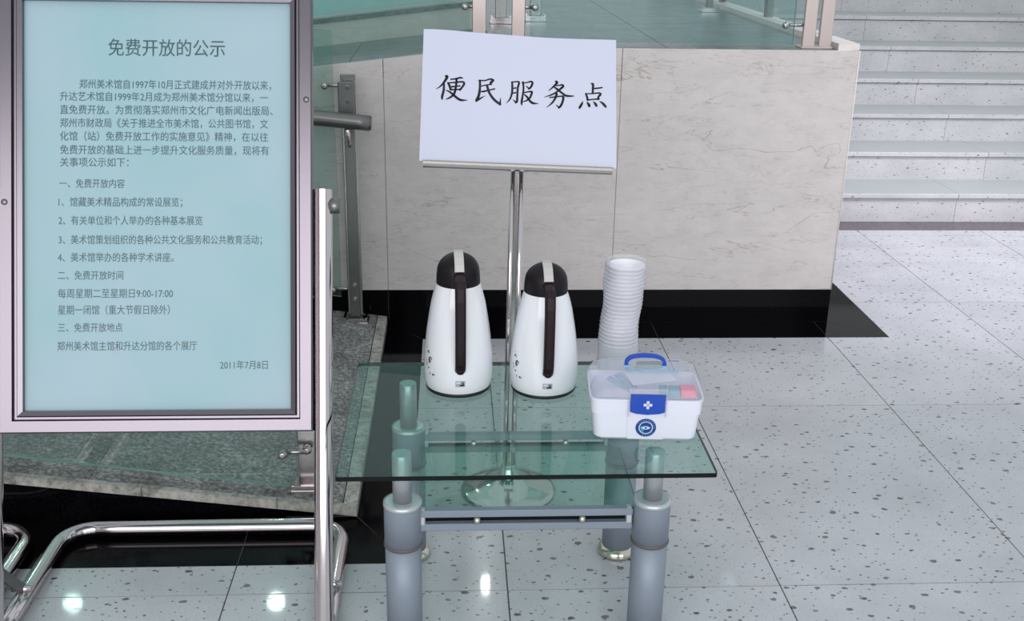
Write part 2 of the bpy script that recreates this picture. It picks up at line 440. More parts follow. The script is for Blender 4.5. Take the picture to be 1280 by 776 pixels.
# right flank
for a, b in ((WY+.004, 4.46), (4.46, 5.26), (5.26, 6.1), (6.1, 8)):
    MB().box((WX-.013, (a+b)/2, (PZ+.1225)/2), (.026, b-a-.002, PZ-.1225)).build('panel', M['marble'], wall, origin=(WX, a, 0))
    MB().box((WX-.011, (a+b)/2, .061), (.022, b-a-.002, .1205)).build('skirting_slab', M['black'], wall, origin=(WX, a, 0))
MB().tube([(WX, WY+.004, .122), (WX, WY+.004, PZ)], .0022, 8).build('corner_edge', M['marble_plain'], wall)
deck = MB().prism([(.13, WY+.006), (WX-.002, WY+.006), (WX-.002, 8), (.13, 8)], 2, PZ-.03, PZ-.006).build('floor_platform', M['grout']); tag(deck, 'grey granite floor of the raised platform behind the glass', kind='structure')
for (a, b) in ((.13, .72), (.72, WX-.075)):
    for k in range(5):
        y0 = WY+.008+k*.9
        MB().box(((a+b)/2, y0+.45, PZ-.005), (b-a-.003, .897, .012)).build('deck_slab', M['deck'], deck, origin=(a, y0, PZ))
for k in range(5):
    y0 = WY+.008+k*.9
    MB().box((WX-.037, y0+.45, PZ+.008), (.072, .898, .028)).build('cap_stone', M['marble_plain'], deck, origin=(WX, y0, PZ))
# upper ramp flight running down to the left behind the wall
fl = MB()
sl = .124; ux0 = -3.6
fl.prism([(ux0, .2), (.13, .2), (.13, PZ-.012), (ux0, topz(ux0)-.012)], 1, WY+.006+.028, 4.34)
upper = fl.build('floor_upper_ramp', M['ramp']); tag(upper, 'upper granite ramp flight behind the cream wall', kind='structure')
for k in range(8):
    a = .13-(k+1)*.47; b = .13-k*.47
    MB().prism([(a+.001, topz(a)-.0115), (b-.001, topz(b)-.0115), (b-.001, topz(b)-.001), (a+.001, topz(a)-.001)], 1, WY+.006, 4.34).build('ramp_slab', M['deck'], upper, origin=(a, WY, topz(a)))
kerb = MB().prism([(-3.6, .2), (.13, .2), (.13, PZ+.085), (-3.6, topz(-3.6)+.085)], 1, 4.345, 4.52).build('trim_1', M['marble']); tag(kerb, 'low marble kerb on the far side of the upper ramp', kind='structure')
MB().prism([(-3.6, topz(-3.6)+.086), (.13, PZ+.086), (.13, PZ+.102), (-3.6, topz(-3.6)+.102)], 1, 4.335, 4.53).build('kerb_cap', M['deck'], kerb)
back_deck = MB().prism([(-3.6, 4.53), (.128, 4.53), (.128, 8), (-3.6, 8)], 2, .8, PZ-.001).build('floor_back', M['deck']); tag(back_deck, 'granite landing beyond the upper ramp kerb', kind='structure')

# ------------------------------------------------------------------ lower ramp
def rz(x): return max(0.0, (RX-x)*.122)+.004
rl = -3.6
ramp = MB().prism([(rl, -.0), (RX-.02, 0.0), (rl, rz(rl)-.004)], 1, RFY+.006, WY-.004).build('floor_ramp', M['black']); tag(ramp, 'grey flamed granite wheelchair ramp rising to the left', kind='structure')
es = [RX, -.42, -.735, -1.05, -1.37, -1.69, -2.0, -2.6, -3.2, -3.6]
T = .022
def ramp_piece(xa, xb, y0, y1, name, m):
    MB().prism([(xa+.0008, rz(xa)), (xb-.0008, rz(xb)), (xb-.0008, rz(xb)+.022), (xa+.0008, rz(xa)+.022)], 1, y0, y1).build(name, m, ramp, origin=(xa, y0, rz(xa)))
for b, a in zip(es, es[1:]):
    bb = b if b != RX else RX
    ramp_piece(a, bb, RFY-.006, RFY+.012, 'edge_strip', M['ramp_edge'])
for b, a in ((RX-.035, -.86), (-.86, -1.5), (-1.5, -2.2), (-2.2, -3.6)):
    for y0, y1 in ((RFY+.013, 3.0), (3.001, WY-.003)): ramp_piece(a, b, y0, y1, 'ramp_slab', M['ramp'])
ramp_piece(RX-.034, RX, RFY+.013, WY-.003, 'side_strip', M['ramp_edge'])
for b, a in ((-.40, -.93), (-.93, -1.55), (-1.55, -2.3), (-2.3, -3.6)):
    MB().prism([(a+.001, .001), (b-.001, .001), (b-.001, max(.002, rz(b)-.001)), (a+.001, rz(a)-.001)], 1, RFY-.004, RFY+.004).build('kerb_panel', M['black'], ramp, origin=(a, RFY, 0))

# ------------------------------------------------------------------ stairs
stairs = MB().prism([(5.07, 0), (5.07+.297*9, .1425*9-.03), (5.07+.297*9, 0)], 0, WX+.012, 4.7).build('stairs', M['stair_stone']); tag(stairs, 'wide speckled stone staircase rising behind the platform', kind='structure')
jn = [2.455, 2.72, 2.62, 2.56, 2.50, 2.45, 2.40, 2.35, 2.3]
for k in range(9):
    y = 5.054+.297*k; z = .1425*k
    j0 = jn[k]-1.2*2; js = [WX+.013]+[v for v in (jn[k]-1.2, jn[k], jn[k]+1.2) if v > WX+.05]+[4.7]
    for a, b in zip(js, js[1:]):
        MB().box(((a+b)/2, y+.010, z+.0585), (b-a-.0016, .02, .117)).build('riser_slab', M['stair_stone'], stairs, origin=(a, y, z))
        MB().box(((a+b)/2, y+.154, z+.132), (b-a-.0016, .307, .021)).build('tread_slab', M['tread'], stairs, origin=(a, y, z))
        MB().box(((a+b)/2, y-.0085, z+.132), (b-a-.0016, .017, .0215), bev=.002).build('nosing', M['stair_stone'], stairs, origin=(a, y, z))
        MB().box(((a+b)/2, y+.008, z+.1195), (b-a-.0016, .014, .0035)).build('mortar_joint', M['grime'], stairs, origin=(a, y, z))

# ------------------------------------------------------------------ lobby walls behind the photographer (seen in reflections)
def pier_wall(name, horizontal, c, spans, h, y):
    pass
wr = thing('wall_rear', (0, -5.2, 0), 'rear lobby wall with tall entrance openings', kind='structure')
for x0, x1 in ((-7, -5.2), (-3.6, -3.1), (-.6, -.1), (2.2, 2.7), (4.6, 6.5)):
    MB().box(((x0+x1)/2, 0, 2.4), (x1-x0, .3, 4.8)).build('pier', M['marble'], wr)
MB().box((-.25, 0, 4.3), (13.5, .3, 1.0)).build('lintel', M['marble'], wr)
wl = thing('wall_left', (-6.6, 2, 0), 'left lobby wall with dark doorways', kind='structure')
for y0, y1, mm in ((-7, -4.2, 'marble'), (-4.2, -2.6, 'brown_strip'), (-2.6, 1, 'marble'), (1, 2.6, 'brown_strip'), (2.6, 7, 'marble')):
    MB().box((0, (y0+y1)/2, 2.0), (.2, y1-y0, 4.0)).build('wall_panel', M[mm], wl)

# ------------------------------------------------------------------ balustrades
def bolt(parent, x, y, z, y2, post_x):
    """glass clamp: disc either side of the glass, arm to the post"""
    s_ = 1 if post_x > x else -1
    mb = MB()
    prof = [(.002, -.012), (.007, -.012), (.010, -.009), (.0115, -.004), (.0115, .004), (.008, .012), (.003, .012)]
    m1 = MB().lathe(prof, 16); m1.xf(Matrix.Translation((x, y, z)) @ Matrix.Rotation(PI/2, 4, 'X'))
    mb.add(m1.v, m1.f, True)
    mb.tube([(x, y+.012, z), (post_x, y+.012, z)], .006, 10)
    return mb.build('glass_clamp', M['steel'], parent)
def post(parent, x, y, z0, z1, w_=.05, d=.03, m='steel', plate=True, cover=False):
    p = MB().box((x, y, (z0+z1)/2), (w_, d, z1-z0), bev=.002).build('post', M[m], parent)
    if plate:
        mb = MB().box((x, y, z0+.005), (.088, .08, .01), bev=.002)
        mb.box((x-.037, y, z0+.018), (.008, .07, .018)); mb.box((x+.037, y, z0+.018), (.008, .07, .018)); mb.box((x, y-.034, z0+.016), (.08, .006, .014))
        mb.build('base_plate', M['chrome'], parent)
    return p
def sheet(parent, pts, y, t=.01, m='rail_glass', name='glass_panel', edge='glass_edge_l', axis=1):
    mb = MB(); n = len(pts)
    mb.prism(pts, axis, y-t/2, y+t/2)
    mb.mi = [0, 0]+[1]*n
    return mb.build(name, [M[m], M[edge]], parent)
# back balustrade of the lower ramp
b1 = thing('glass_balustrade', (-.34, 3.60, .02), 'steel post with round handrail and green glass against the cream wall', 'balustrade', absolute=True)
px, py = -.335, 3.605
post(b1, px, py, .028, .885, .05, .012)
MB().box((px+.0, py-.011, .45), (.034, .008, .84), bev=.002).build('post_cover', M['dull_steel'], b1)
MB().box((px-.006, py-.022, .79), (.052, .010, .145), bev=.003).build('rail_bracket', M['dull_steel'], b1)
for z in (.845, .80, .17, .12): MB().lathe([(.001, -.004), (.006, -.003), (.007, .001), (.006, .006)], 12).xf(Matrix.Translation((px, py-.03 if z > .5 else py-.017, z)) @ Matrix.Rotation(PI/2, 4, 'X')).build('screw', M['chrome'], b1)
sheet(b1, [(-3.4, .50), (-.385, .115), (-.385, 1.02), (-3.4, 1.40)], py+.02)
bolt(b1, -.412, py+.005, .845, 0, px); bolt(b1, -.412, py+.005, .145, 0, px)
rail = [(-3.4, 3.535, 1.12), (-.55, 3.535, .765), (-.30, 3.535, .741), (-.262, 3.535, .737)]
MB().tube(rail, .025, 24).build('handrail', M['dull_steel'], b1)
MB().tube([(-.262, 3.535, .737), (-.2585, 3.535, .7368)], .022, 24).build('rail_end_cap', M['dull_steel'], b1)
MB().tube([(px, 3.53, .72), (px, 3.55, .675), (px, 3.585, .655), (px, 3.60, .652)], .008, 10).build('rail_support', M['chrome'], b1)
# front balustrade of the lower ramp
b2 = thing('glass_balustrade', (-.36, 2.40, .03), 'low green glass pane and steel post along the ramp front edge behind the notice frame', 'balustrade', absolute=True)
qx, qy = -.350, 2.405
post(b2, qx, qy, .04, .90, .05, .012)
sheet(b2, [(-3.4, .50-.03), (-.375, .058), (-.375, .80), (-3.4, 1.18)], qy-.03)
bolt(b2, -.405, qy-.045, .155, 0, qx); bolt(b2, -.405, qy-.045, .74, 0, qx)
bolt(b2, -.35, qy-.022, .155, 0, qx)
MB().tube([(-3.4, 2.46, 1.09), (-.40, 2.46, .74)], .025, 20).build('handrail', M['dull_steel'], b2)
# platform front balustrade
b3 = thing('platform_balustrade', (.1, 3.74, PZ), 'tinted glass balustrade on the cream wall right of the twin posts', 'balustrade', absolute=True)
for x in (.222, 1.205, 1.262): post(b3, x, 3.72, PZ-.004, PZ+.9, .044, .014, 'warm_steel', plate=False)
sheet(b3, [(.262, PZ+.012), (1.150, PZ+.012), (1.150, PZ+.95), (.262, PZ+.95)], 3.715, .012, 'deck_glass')
for x, pxx in ((.276, .222), (1.120, 1.205)): bolt(b3, x, 3.712, 1.092 if x < 1 else 1.045, 0, pxx)
for x in (.095+.01,): pass
MB().box((1.235, 3.745, PZ+.004), (.11, .07, .008), bev=.002).build('base_plate', M['warm_steel'], b3)
b4 = thing('platform_balustrade', (0, 3.74, .95), 'green glass balustrade sloping along the upper ramp, left of the paper sign', 'balustrade', absolute=True)
post(b4, .092, 3.72, topz(.09)-.004, PZ+.9, .046, .014, 'warm_steel', plate=False)
sheet(b4, [(-3.4, topz(-3.4)+.022), (.062, topz(.06)+.022), (.062, PZ+.9), (-3.4, topz(-3.4)+.92)], 3.715, .01, 'rail_glass')
bolt(b4, .045, 3.712, 1.092, 0, .092)
b5 = thing('reflecting_balustrade', (-.4, 4.42, 1.0), 'glass pane with painted pale teal reflection standing on the far kerb of the upper ramp', 'balustrade', absolute=True)
sheet(b5, [(-3.4, topz(-3.4)+.105), (.02, topz(.02)+.108), (.02, 1.42), (-3.4, 1.05)], 4.43, .012, 'reflection_teal')
# side balustrade towards the stairs
b6 = thing('platform_balustrade', (1.34, 4.6, PZ), 'green glass balustrade on the platform edge beside the stairs', 'balustrade', absolute=True)
for y in (4.72, 5.55): post(b6, 1.345, y, PZ+.02, PZ+.9, .03, .045, 'dull_steel', plate=False)
sheet(b6, [(3.95, PZ+.035), (6.4, PZ+.035), (6.4, PZ+.95), (3.95, PZ+.95)], 1.345, .01, 'deck_glass', axis=0)
MB().tube([(1.345, 5.55, PZ+.02), (1.345, 4.9, PZ+.75)], .014, 10).build('brace', M['dull_steel'], b6)
# far posts with feet on the platform
for i, (x, y, lab) in enumerate(((.198, 4.50, 'far steel post with foot plate seen between the twin posts'), (.345, 4.62, 'far steel post with bright foot plate seen through glass right of the twin posts'), (1.20, 5.20, 'slim dark far post standing at the back right of the platform'))):
    t_ = thing('railing_post', (x, y, PZ), lab, 'post', absolute=True)
    post(t_, x, y, PZ+.001, PZ+.9, .045 if i < 2 else .03, .02, 'steel' if i < 2 else 'dull_steel')

# ------------------------------------------------------------------ notice stand
LEAN = math.radians(20)
def notice_stand():
    root = thing('notice_stand', (-.575, 1.821, 0), 'polished tube stand holding the large teal notice, foreground left', 'notice stand', 'tubular notice stands')
    v = Vector((0, math.sin(LEAN), math.cos(LEAN))); nrm = Vector((0, -math.cos(LEAN), math.sin(LEAN)))
    H = .32
    def P(u, vv, n=0): return Vector((u, 0, 0))+v*vv+nrm*n
    for sx in (-1, 1):
        p = MB().tube([P(sx*H, .03), P(sx*H, .912)], .0188, 24, cap=False).tube([P(sx*H, .912), P(sx*H, .02)], .0165, 24, cap=False).build('pole', M['chrome'], root)
        if sx > 0: MB().tube([P(sx*(H+.012), .88, 0), P(sx*(H+.034), .88, 0)], .016, 12).build('knob', M['dull_steel'], root)
        # pivot between pole and frame
        MB().tube([P(sx*(H-.03), .70, 0), P(sx*H, .70, 0)], .006, 10).build('pivot', M['dull_steel'], root)
    # bent floor loop: arms come forward from the back bar past the pole feet
    def arc(cx, cy_, r, a0, a1, n=8): return [(cx+r*math.cos(a0+(a1-a0)*i/n), cy_+r*math.sin(a0+(a1-a0)*i/n), .0195) for i in range(n+1)]
    yb = .437; r_ = .075
    path = [(-H, -.12, .0195), (-H, .2, .0195)]+arc(-H+r_, yb-r_, r_, PI, PI/2)+[(0, yb, .0195)]+arc(H-r_, yb-r_, r_, PI/2, 0)+[(H, .2, .0195), (H, -.12, .0195)]
    MB().tube(path, .0185, 20).build('base_tube', M['chrome'], root)
    for sx in (-1, 1):
        a = P(sx*H, .17); b = Vector((sx*(H-.002), .165, .04))
        d = (b-a); 
        MB().tube([a, b], 0, sect=[(-.004, -.011), (.004, -.011), (.004, .011), (-.004, .011)], up=(1, 0, 0)).build('brace', M['dull_steel'], root)
        MB().tube([(sx*(H-.02), .165, .042), (sx*(H+.02), .165, .042)], .007, 10).build('brace_bolt', M['chrome'], root)
        MB().tube([(sx*H, -.123, .0195), (sx*H, -.118, .0195)], .0192, 20).build('end_cap', M['dark'], root)
    # frame: mitred profile
    u1, v0, v1 = .301, .435, 1.322
    prof = [(0, -.004), (0, .016), (.003, .019), (.024, .019), (.027, .012), (.031, .012), (.034, .017), (.043, .014), (.043, .004), (.043, -.004)]
    cor = [(-u1, v0, 1, 1), (u1, v0, -1, 1), (u1, v1, -1, -1), (-u1, v1, 1, -1)]
    fr = thing('frame', (0, 0, 0)); fr.parent = root
    for k in range(4):
        a, b = cor[k], cor[(k+1) % 4]; mb = MB()
        ra = [P(a[0]+a[2]*t, a[1]+a[3]*t, h) for t, h in prof]; rb = [P(b[0]+b[2]*t, b[1]+b[3]*t, h) for t, h in prof]
        if True:
            n = len(prof); mb.add(ra+rb, [(i, (i+1) % n, n+(i+1) % n, n+i) for i in range(n)]+[tuple(range(n)), tuple(range(2*n-1, n-1, -1))])
        ob = mb.build('frame_rail', M['frame'], fr)
    for sx, vv in ((-1, .884), (1, 1.087)):
        MB().lathe([(.006, 0), (.006, .002), (.002, .003)], 12).xf(Matrix.Translation(P(sx*.290, vv, .0185)) @ Matrix.Rotation(PI/2-LEAN, 4, 'X')).build('rivet', M['dull_steel'], fr)
    bo = MB(); q = [P(-u1+.04, v0+.04, -.003), P(u1-.04, v0+.04, -.003), P(u1-.04, v1-.04, -.003), P(-u1+.04, v1-.04, -.003)]
    q2 = [p+nrm*.006 for p in q]
    bo.add(q+q2, [(0, 1, 2, 3), (4, 5, 6, 7), (0, 1, 5, 4), (1, 2, 6, 5), (2, 3, 7, 6), (3, 0, 4, 7)])
    board = bo.build('notice_board', M['poster'], root)
    return root, board, P, nrm, v
stand, board, SP, SN, SV = notice_stand()

def text_mesh(txt, name, m, parent, P, u0, u1_, vc, h, n_off, weight=0.0):
    cu = bpy.data.curves.new('txt', 'FONT'); cu.body = txt; cu.size = 1.0; cu.resolution_u = 3; cu.offset = weight
    ob = bpy.data.objects.new('txt', cu); SC.collection.objects.link(ob)
    dg = bpy.context.evaluated_depsgraph_get(); me0 = bpy.data.meshes.new_from_object(ob.evaluated_get(dg))
    bpy.data.objects.remove(ob); 
    xs_ = [q.co.x for q in me0.vertices]; ys_ = [q.co.y for q in me0.vertices]
    x0, x1, yb, yt = min(xs_), max(xs_), -.12, .88
    for q in me0.vertices:
        u = u0+(q.co.x-x0)/(x1-x0)*(u1_-u0); vv = vc+((q.co.y-yb)/(yt-yb)-.5)*h
        q.co = P(u, vv, n_off)
    me0.name = name; me0.materials.clear(); me0.materials.append(m)
    o = bpy.data.objects.new(name, me0); SC.collection.objects.link(o); o.parent = parent
    return o
LINES = [(135, 60, 281, 23, '免费开放的公示'),
 (99, 106, 339, 12.5, '郑州美术馆自1997年10月正式建成并对外开放以来，'), (75, 121.5, 335, 12.5, '升达艺术馆自1999年2月成为郑州美术馆分馆以来，一'),
 (75, 138, 341, 12.5, '直免费开放。为贯彻落实郑州市文化广电新闻出版局、'), (75, 154.5, 335, 12.5, '郑州市财政局《关于推进全市美术馆，公共图书馆，文'),
 (75, 171, 335, 12.5, '化馆（站）免费开放工作的实施意见》精神，在以往'), (75, 188, 336, 12.5, '免费开放的基础上进一步提升文化服务质量，现将有'),
 (75, 203.5, 160, 12.5, '关事项公示如下：'), (74, 230, 155, 12, '一、免费开放内容'), (73, 253, 227, 12.5, '1、馆藏美术精品构成的常设展览；'),
 (73, 276, 252, 12.5, '2、有关单位和个人举办的各种基本展览'), (73, 300, 327, 12.5, '3、美术馆策划组织的各种公共文化服务和公共教育活动；'),
 (72, 322, 216, 12.5, '4、美术馆举办的各种学术讲座。'), (72, 344.5, 153, 12, '二、免费开放时间'), (72, 367, 215, 12.5, '每周星期二至星期日9:00-17:00'),
 (72, 387.5, 211, 12.5, '星期一闭馆（重大节假日除外）'), (72, 409.5, 152, 12, '三、免费开放地点'), (71, 432.5, 245, 12.5, '郑州美术馆主馆和升达分馆的各个展厅'), (274, 457, 334, 12, '2011年7月8日')]
for i, (xa, yc, xb, h, t_) in enumerate(LINES):
    o = text_mesh(t_, 'text_line', M['ink'] if i == 0 else M['ink2'], board, SP, (xa-197.5)*.001548, (xb-197.5)*.001548, 1.284-.001572*yc, h*.00158, .0036, .002 if i == 0 else 0.0)
# clear cover sheet
cs = MB(); q = [SP(-.262, .475, .006), SP(.262, .475, .006), SP(.262, 1.282, .006), SP(-.262, 1.282, .006)]; q2 = [p+SN*.002 for p in q]
cs.add(q+q2, [(0, 1, 2, 3), (4, 5, 6, 7), (0, 1, 5, 4), (1, 2, 6, 5), (2, 3, 7, 6), (3, 0, 4, 7)]); pass
stand2 = copy_tree(stand); stand2.location = (-.575-.712, 1.821, 0)
stand2['label'] = 'second tubular stand at the left picture edge, only its bent floor tube in view'

# ------------------------------------------------------------------ paper sign on its stand
def basis(lean, yaw, roll):
    u = Vector((math.cos(yaw), math.sin(yaw), 0)); n = Vector((-math.sin(yaw), math.cos(yaw), 0))
    v = Vector((0, 0, math.cos(lean)))+n*math.sin(lean); c, s_ = math.cos(roll), math.sin(roll)
    return c*u+s_*v, -s_*u+c*v
PO = Vector((.143, 2.302, .872)); pu, pv = basis(.536, .026, -.0427); pn = pu.cross(pv)
SCL = 1.05; PO = Vector((0, 0, CAM_H))+(PO-Vector((0, 0, CAM_H)))*SCL
def PP(u, v, n=0): return PO+(pu*u+pv*v)*SCL+pn*n
sg = thing('sign_stand', (.142, 2.452, 0), 'slim twin-pole steel sign stand with round base behind the glass table', 'sign stand', absolute=True)
SGY = 2.452; SGZ = .845
for dx in (-.0105, .0105):
    MB().tube([(.142+dx, SGY, .012), (.150+dx, SGY, SGZ)], .0062, 14).build('pole', M['chrome'], sg)
MB().tube([(.142, SGY+.006, .012), (.150, SGY+.006, SGZ)], 0, sect=[(-.002, -.006), (.002, -.006), (.002, .006), (-.002, .006)], up=(0, 1, 0)).build('pole_web', M['steel'], sg)
MB().lathe([(.118, 0), (.120, .004), (.112, .009), (.085, .016), (.045, .026), (.026, .045), (.020, .075), (.019, .078)], 40, (.142, SGY, 0)).build('round_base', M['chrome'], sg)
tr = MB()
for (u, v, n, du, dv, dn) in ((.0, -.006, -.003, .428, .011, .010), (0, -.0015, .004, .428, .003, .012)):
    c = PP(u, v, n); rot = Matrix((pu, pv, pn)).transposed(); tr.box(c, (du, dv, dn), rot)
tr.build('sign_tray', M['steel'], sg)
rot = Matrix((pu, pv, pn)).transposed()
MB().box(PP(0, .145, -.006), (.42, .298, .004), rot).build('back_plate', M['steel'], sg)
MB().box(PP(0, .03, -.014), (.05, .08, .012), rot).build('bracket', M['dull_steel'], sg)
# paper with a slight wave
nx, ny = 24, 8
pm = MB(); vv_ = []
def wave(s_, t): return .0016*math.sin(s_*5.5+.6)*t+.001*math.sin(s_*9+t*3)+.0018
def ptop(s_): return .2975+(.0035*math.exp(-((s_-.08)/.16)**2)-.003*math.exp(-((s_-.62)/.22)**2))
for side in (0, 1):
    for j in range(ny+1):
        for i in range(nx+1):
            s_, t = i/nx, j/ny
            vv_.append(PP(-.212+.424*s_, ptop(s_)*t, wave(s_, t)-(.0004 if side else 0)))
n1 = (nx+1)*(ny+1); fs = []
for j in range(ny):
    for i in range(nx):
        a = j*(nx+1)+i; fs += [(a, a+1, a+nx+2, a+nx+1), (n1+a, n1+a+nx+1, n1+a+nx+2, n1+a+1)]
pm.add(vv_, fs, True)
paper = pm.build('paper_sign', M['paper'], origin=PO, recalc=False)
tag(paper, 'white paper sheet with five large black characters on the twin-pole stand', 'sign')
# brushed characters, one child each; strokes are (x, y, width) in the 776-unit cell of each character
CH = {
 (536, 90): [[(275,95,50),(290,120,50),(230,230,38),(160,310,22),(95,350,8)],[(240,250,35),(240,380,42),(218,500,42),(222,550,25)],[(365,155,25),(450,145,28),(540,120,32),(585,127,22)],[(310,225,25),(340,270,40),(375,360,40)],[(310,228,22),(450,215,28),(590,200,32),(622,238,38),(590,300,36),(550,360,36)],[(395,300,34),(470,292,22),(540,280,30)],[(375,362,28),(470,355,26),(555,350,28)],[(470,140,40),(475,200,38),(465,330,40),(445,430,42),(400,490,36),(340,530,28),(285,552,8)],[(290,375,18),(360,405,30),(440,470,42),(530,540,42),(600,562,38),(695,558,10)]],
 (582, 90): [[(190,165,28),(300,165,24),(400,135,30),(455,158,46),(420,200,46),(405,235,30)],[(235,275,22),(330,255,24),(430,238,24)],[(205,170,40),(212,300,40),(200,450,48),(160,560,50)],[(155,572,36),(230,520,30),(320,465,6)],[(245,385,24),(290,380,34),(400,350,24),(490,328,28)],[(345,260,36),(370,340,45),(410,430,42),(500,545,45),(612,628,44)],[(612,630,40),(612,570,25),(612,495,5)]],
 (622, 90): [[(200,190,30),(210,300,38),(205,420,34),(170,530,28),(105,605,6)],[(190,190,22),(300,178,26),(335,200,34),(315,300,36),(312,450,36),(310,560,42),(290,592,34)],[(290,590,34),(235,535,10)],[(235,310,20),(275,303,30)],[(228,405,20),(275,398,30)],[(390,195,20),(480,195,22),(560,172,30),(593,205,38),(560,290,38),(525,320,26)],[(530,312,32),(475,265,14)],[(410,190,35),(425,330,32),(410,480,34),(400,580,40),(405,635,20)],[(430,395,22),(500,380,24),(570,370,30),(588,395,38),(550,500,36),(480,555,26),(425,572,14)],[(445,430,20),(500,480,34),(560,560,38),(620,600,40),(720,608,8)]],
 (668, 90): [[(330,165,40),(350,190,46),(300,250,34),(240,310,24),(190,352,8)],[(320,250,18),(400,238,24),(450,228,30),(470,258,42),(420,310,38),(340,380,30),(240,435,28),(120,475,8)],[(290,270,20),(360,320,40),(450,390,36),(520,440,40),(600,450,34),(680,448,18)],[(220,485,22),(330,470,26),(440,455,26),(480,475,42),(470,560,40),(440,640,42),(402,685,34)],[(405,682,34),(345,625,8)],[(345,400,34),(348,430,44),(320,510,38),(260,600,30),(170,678,8)]],
 (710, 90): [[(360,192,20),(395,205,42),(395,300,40),(395,380,36)],[(415,290,26),(500,280,28),(575,268,24)],[(255,395,25),(280,440,36),(300,525,36)],[(255,398,20),(400,390,24),(520,378,30),(545,405,42),(510,450,36),(500,505,34)],[(305,518,26),(420,505,24),(520,495,30)],[(205,550,10),(190,600,38),(152,670,44),(148,688,20)],[(290,570,20),(320,605,46),(335,640,44),(332,655,20)],[(415,555,15),(450,595,44),(470,630,44),(475,645,20)],[(535,545,14),(590,580,42),(645,640,44),(655,660,22)]]}
AFF = None
def px2uv(x, y):
    # affine reading of the sheet: corners (525,202) (769,210) (531,38) map to the fitted sheet corners
    a = (x-647.0)/566.0; b = (206.0-y)/553.0
    return a+.0243*b, b+(x-647)*.0328/566
def smooth_path(pts, k=5):
    out = []
    P_ = [pts[0]]+pts+[pts[-1]]
    for i in range(1, len(P_)-2):
        for s_ in range(k):
            t = s_/k; r_ = []
            for c in range(3):
                p0, p1, p2, p3 = P_[i-1][c], P_[i][c], P_[i+1][c], P_[i+2][c]
                r_.append(.5*((2*p1)+(-p0+p2)*t+(2*p0-5*p1+4*p2-p3)*t*t+(-p0+3*p1-3*p2+p3)*t**3))
            out.append(tuple(r_))
    out.append(tuple(pts[-1])); return out
for (ox, oy), strokes in CH.items():
    mb = MB()
    def pt(x, y):
        u, v = px2uv(ox+x/15.52, oy+y/15.52); return PP(u, v, wave((u+.212)/.424, v/.2975)+.0006)
    for st in strokes:
        sp_ = smooth_path(st); L = []; Rr = []
        for i, (x, y, w_) in enumerate(sp_):
            w_ *= 1.08
            x2, y2, _ = sp_[min(i+1, len(sp_)-1)]; x1, y1, _ = sp_[max(i-1, 0)]
            dx, dy = x2-x1, y2-y1; d = math.hypot(dx, dy) or 1; w_ = max(w_, 4)
            L.append((x-dy/d*w_/2, y+dx/d*w_/2)); Rr.append((x+dy/d*w_/2, y-dx/d*w_/2))
            if i in (0, len(sp_)-1) or True:
                c = [pt(x+w_/2*math.cos(a*PI/5), y+w_/2*math.sin(a*PI/5)) for a in range(10)]
                mb.add(c, [tuple(range(9, -1, -1))])
        n_ = len(L); mb.add([pt(*q) for q in L+Rr], [(i, n_+i, n_+i+1, i+1) for i in range(n_-1)])
    mb.build('character', M['black_ink'], paper, recalc=False).matrix_parent_inverse = Matrix.Translation(-PO)

# ------------------------------------------------------------------ glass side table
TZ = .435
tb = thing('glass_table', (.135, 1.99, 0), 'low two-tier glass side table with thick silver legs holding the flasks', 'table', absolute=True)
tx0, tx1, ty0, ty1 = -.208, .479, 1.728, 2.255
def glass_slab(x0, x1, y0, y1, z0, z1, name, m, edge, rad=.02, bulge=0):
    cx, cy_ = (x0+x1)/2, (y0+y1)/2
    a = rrect((x1-x0)/2, (y1-y0)/2, rad, z0, 5, cx, cy_); b = rrect((x1-x0)/2, (y1-y0)/2, rad, z1, 5, cx, cy_)
    mb = MB().loft([a, b], smooth=False); n = len(a); mb.mi = [1]*n+[0, 0]
    return mb.build(name, [M[m], M[edge]], tb)
glass_slab(tx0, tx1, ty0, ty1, TZ-.009, TZ, 'tabletop', 'table_glass', 'glass_edge', .007)
LX, LY = (-.095, .378), (1.837, 2.162)
for ix, x0_ in enumerate(LX):
    for iy, y in enumerate(LY):
        x = x0_+(.007 if ix and not iy else 0)
        zt = .323
        leg = MB().lathe([(.0350, .012), (.0350, .232)], 36, (x, y, 0)).lathe([(.0360, .236), (.0360, zt-.006), (.0350, zt-.001), (.032, zt), (.019, zt)], 36, (x, y, 0)).build('leg', M['silver_paint'], tb)
        leg['_abs'] = 1
        MB().lathe([(.0363, zt-.008), (.0371, zt-.004), (.0367, zt+.0015), (.031, zt+.0025), (.019, zt+.0025)], 36, (x, y, 0)).build('leg_cap', M['leg_cap'], leg)
        MB().lathe([(.0360, .229), (.0376, .231), (.0376, .235), (.0360, .237)], 36, (x, y, 0)).build('ring', M['ring'], leg)
        MB().lathe([(.0185, zt), (.0185, TZ-.0105), (.017, TZ-.0092)], 28, (x, y, 0)).build('upper_post', M['post_silver'], leg)
        MB().lathe([(.043, 0), (.045, .004), (.044, .012), (.037, .022), (.034, .022)], 36, (x, y, 0)).build('foot', M['brass_ball'], leg)
for y in LY:
    for z in (.2975, .2685):
        MB().box(((LX[0]+LX[1])/2, y, z), (LX[1]-LX[0]-.06, .018, .015), bev=.002).build('rail', M['silver_paint'], tb)
    for x in (.047, .250):
        MB().lathe([(.0005, -.0075), (.005, -.0058), (.0075, 0), (.005, .0058), (.0005, .0075)], 14, (x, y-.006, .283)).build('spacer_ball', M['brass_ball'], tb)
    for x in LX:
        sx = 1 if x < .1 else -1
        MB().box((x+sx*.037, y, .283), (.012, .016, .046), bev=.002).build('rail_joint', M['leg_cap'], tb)
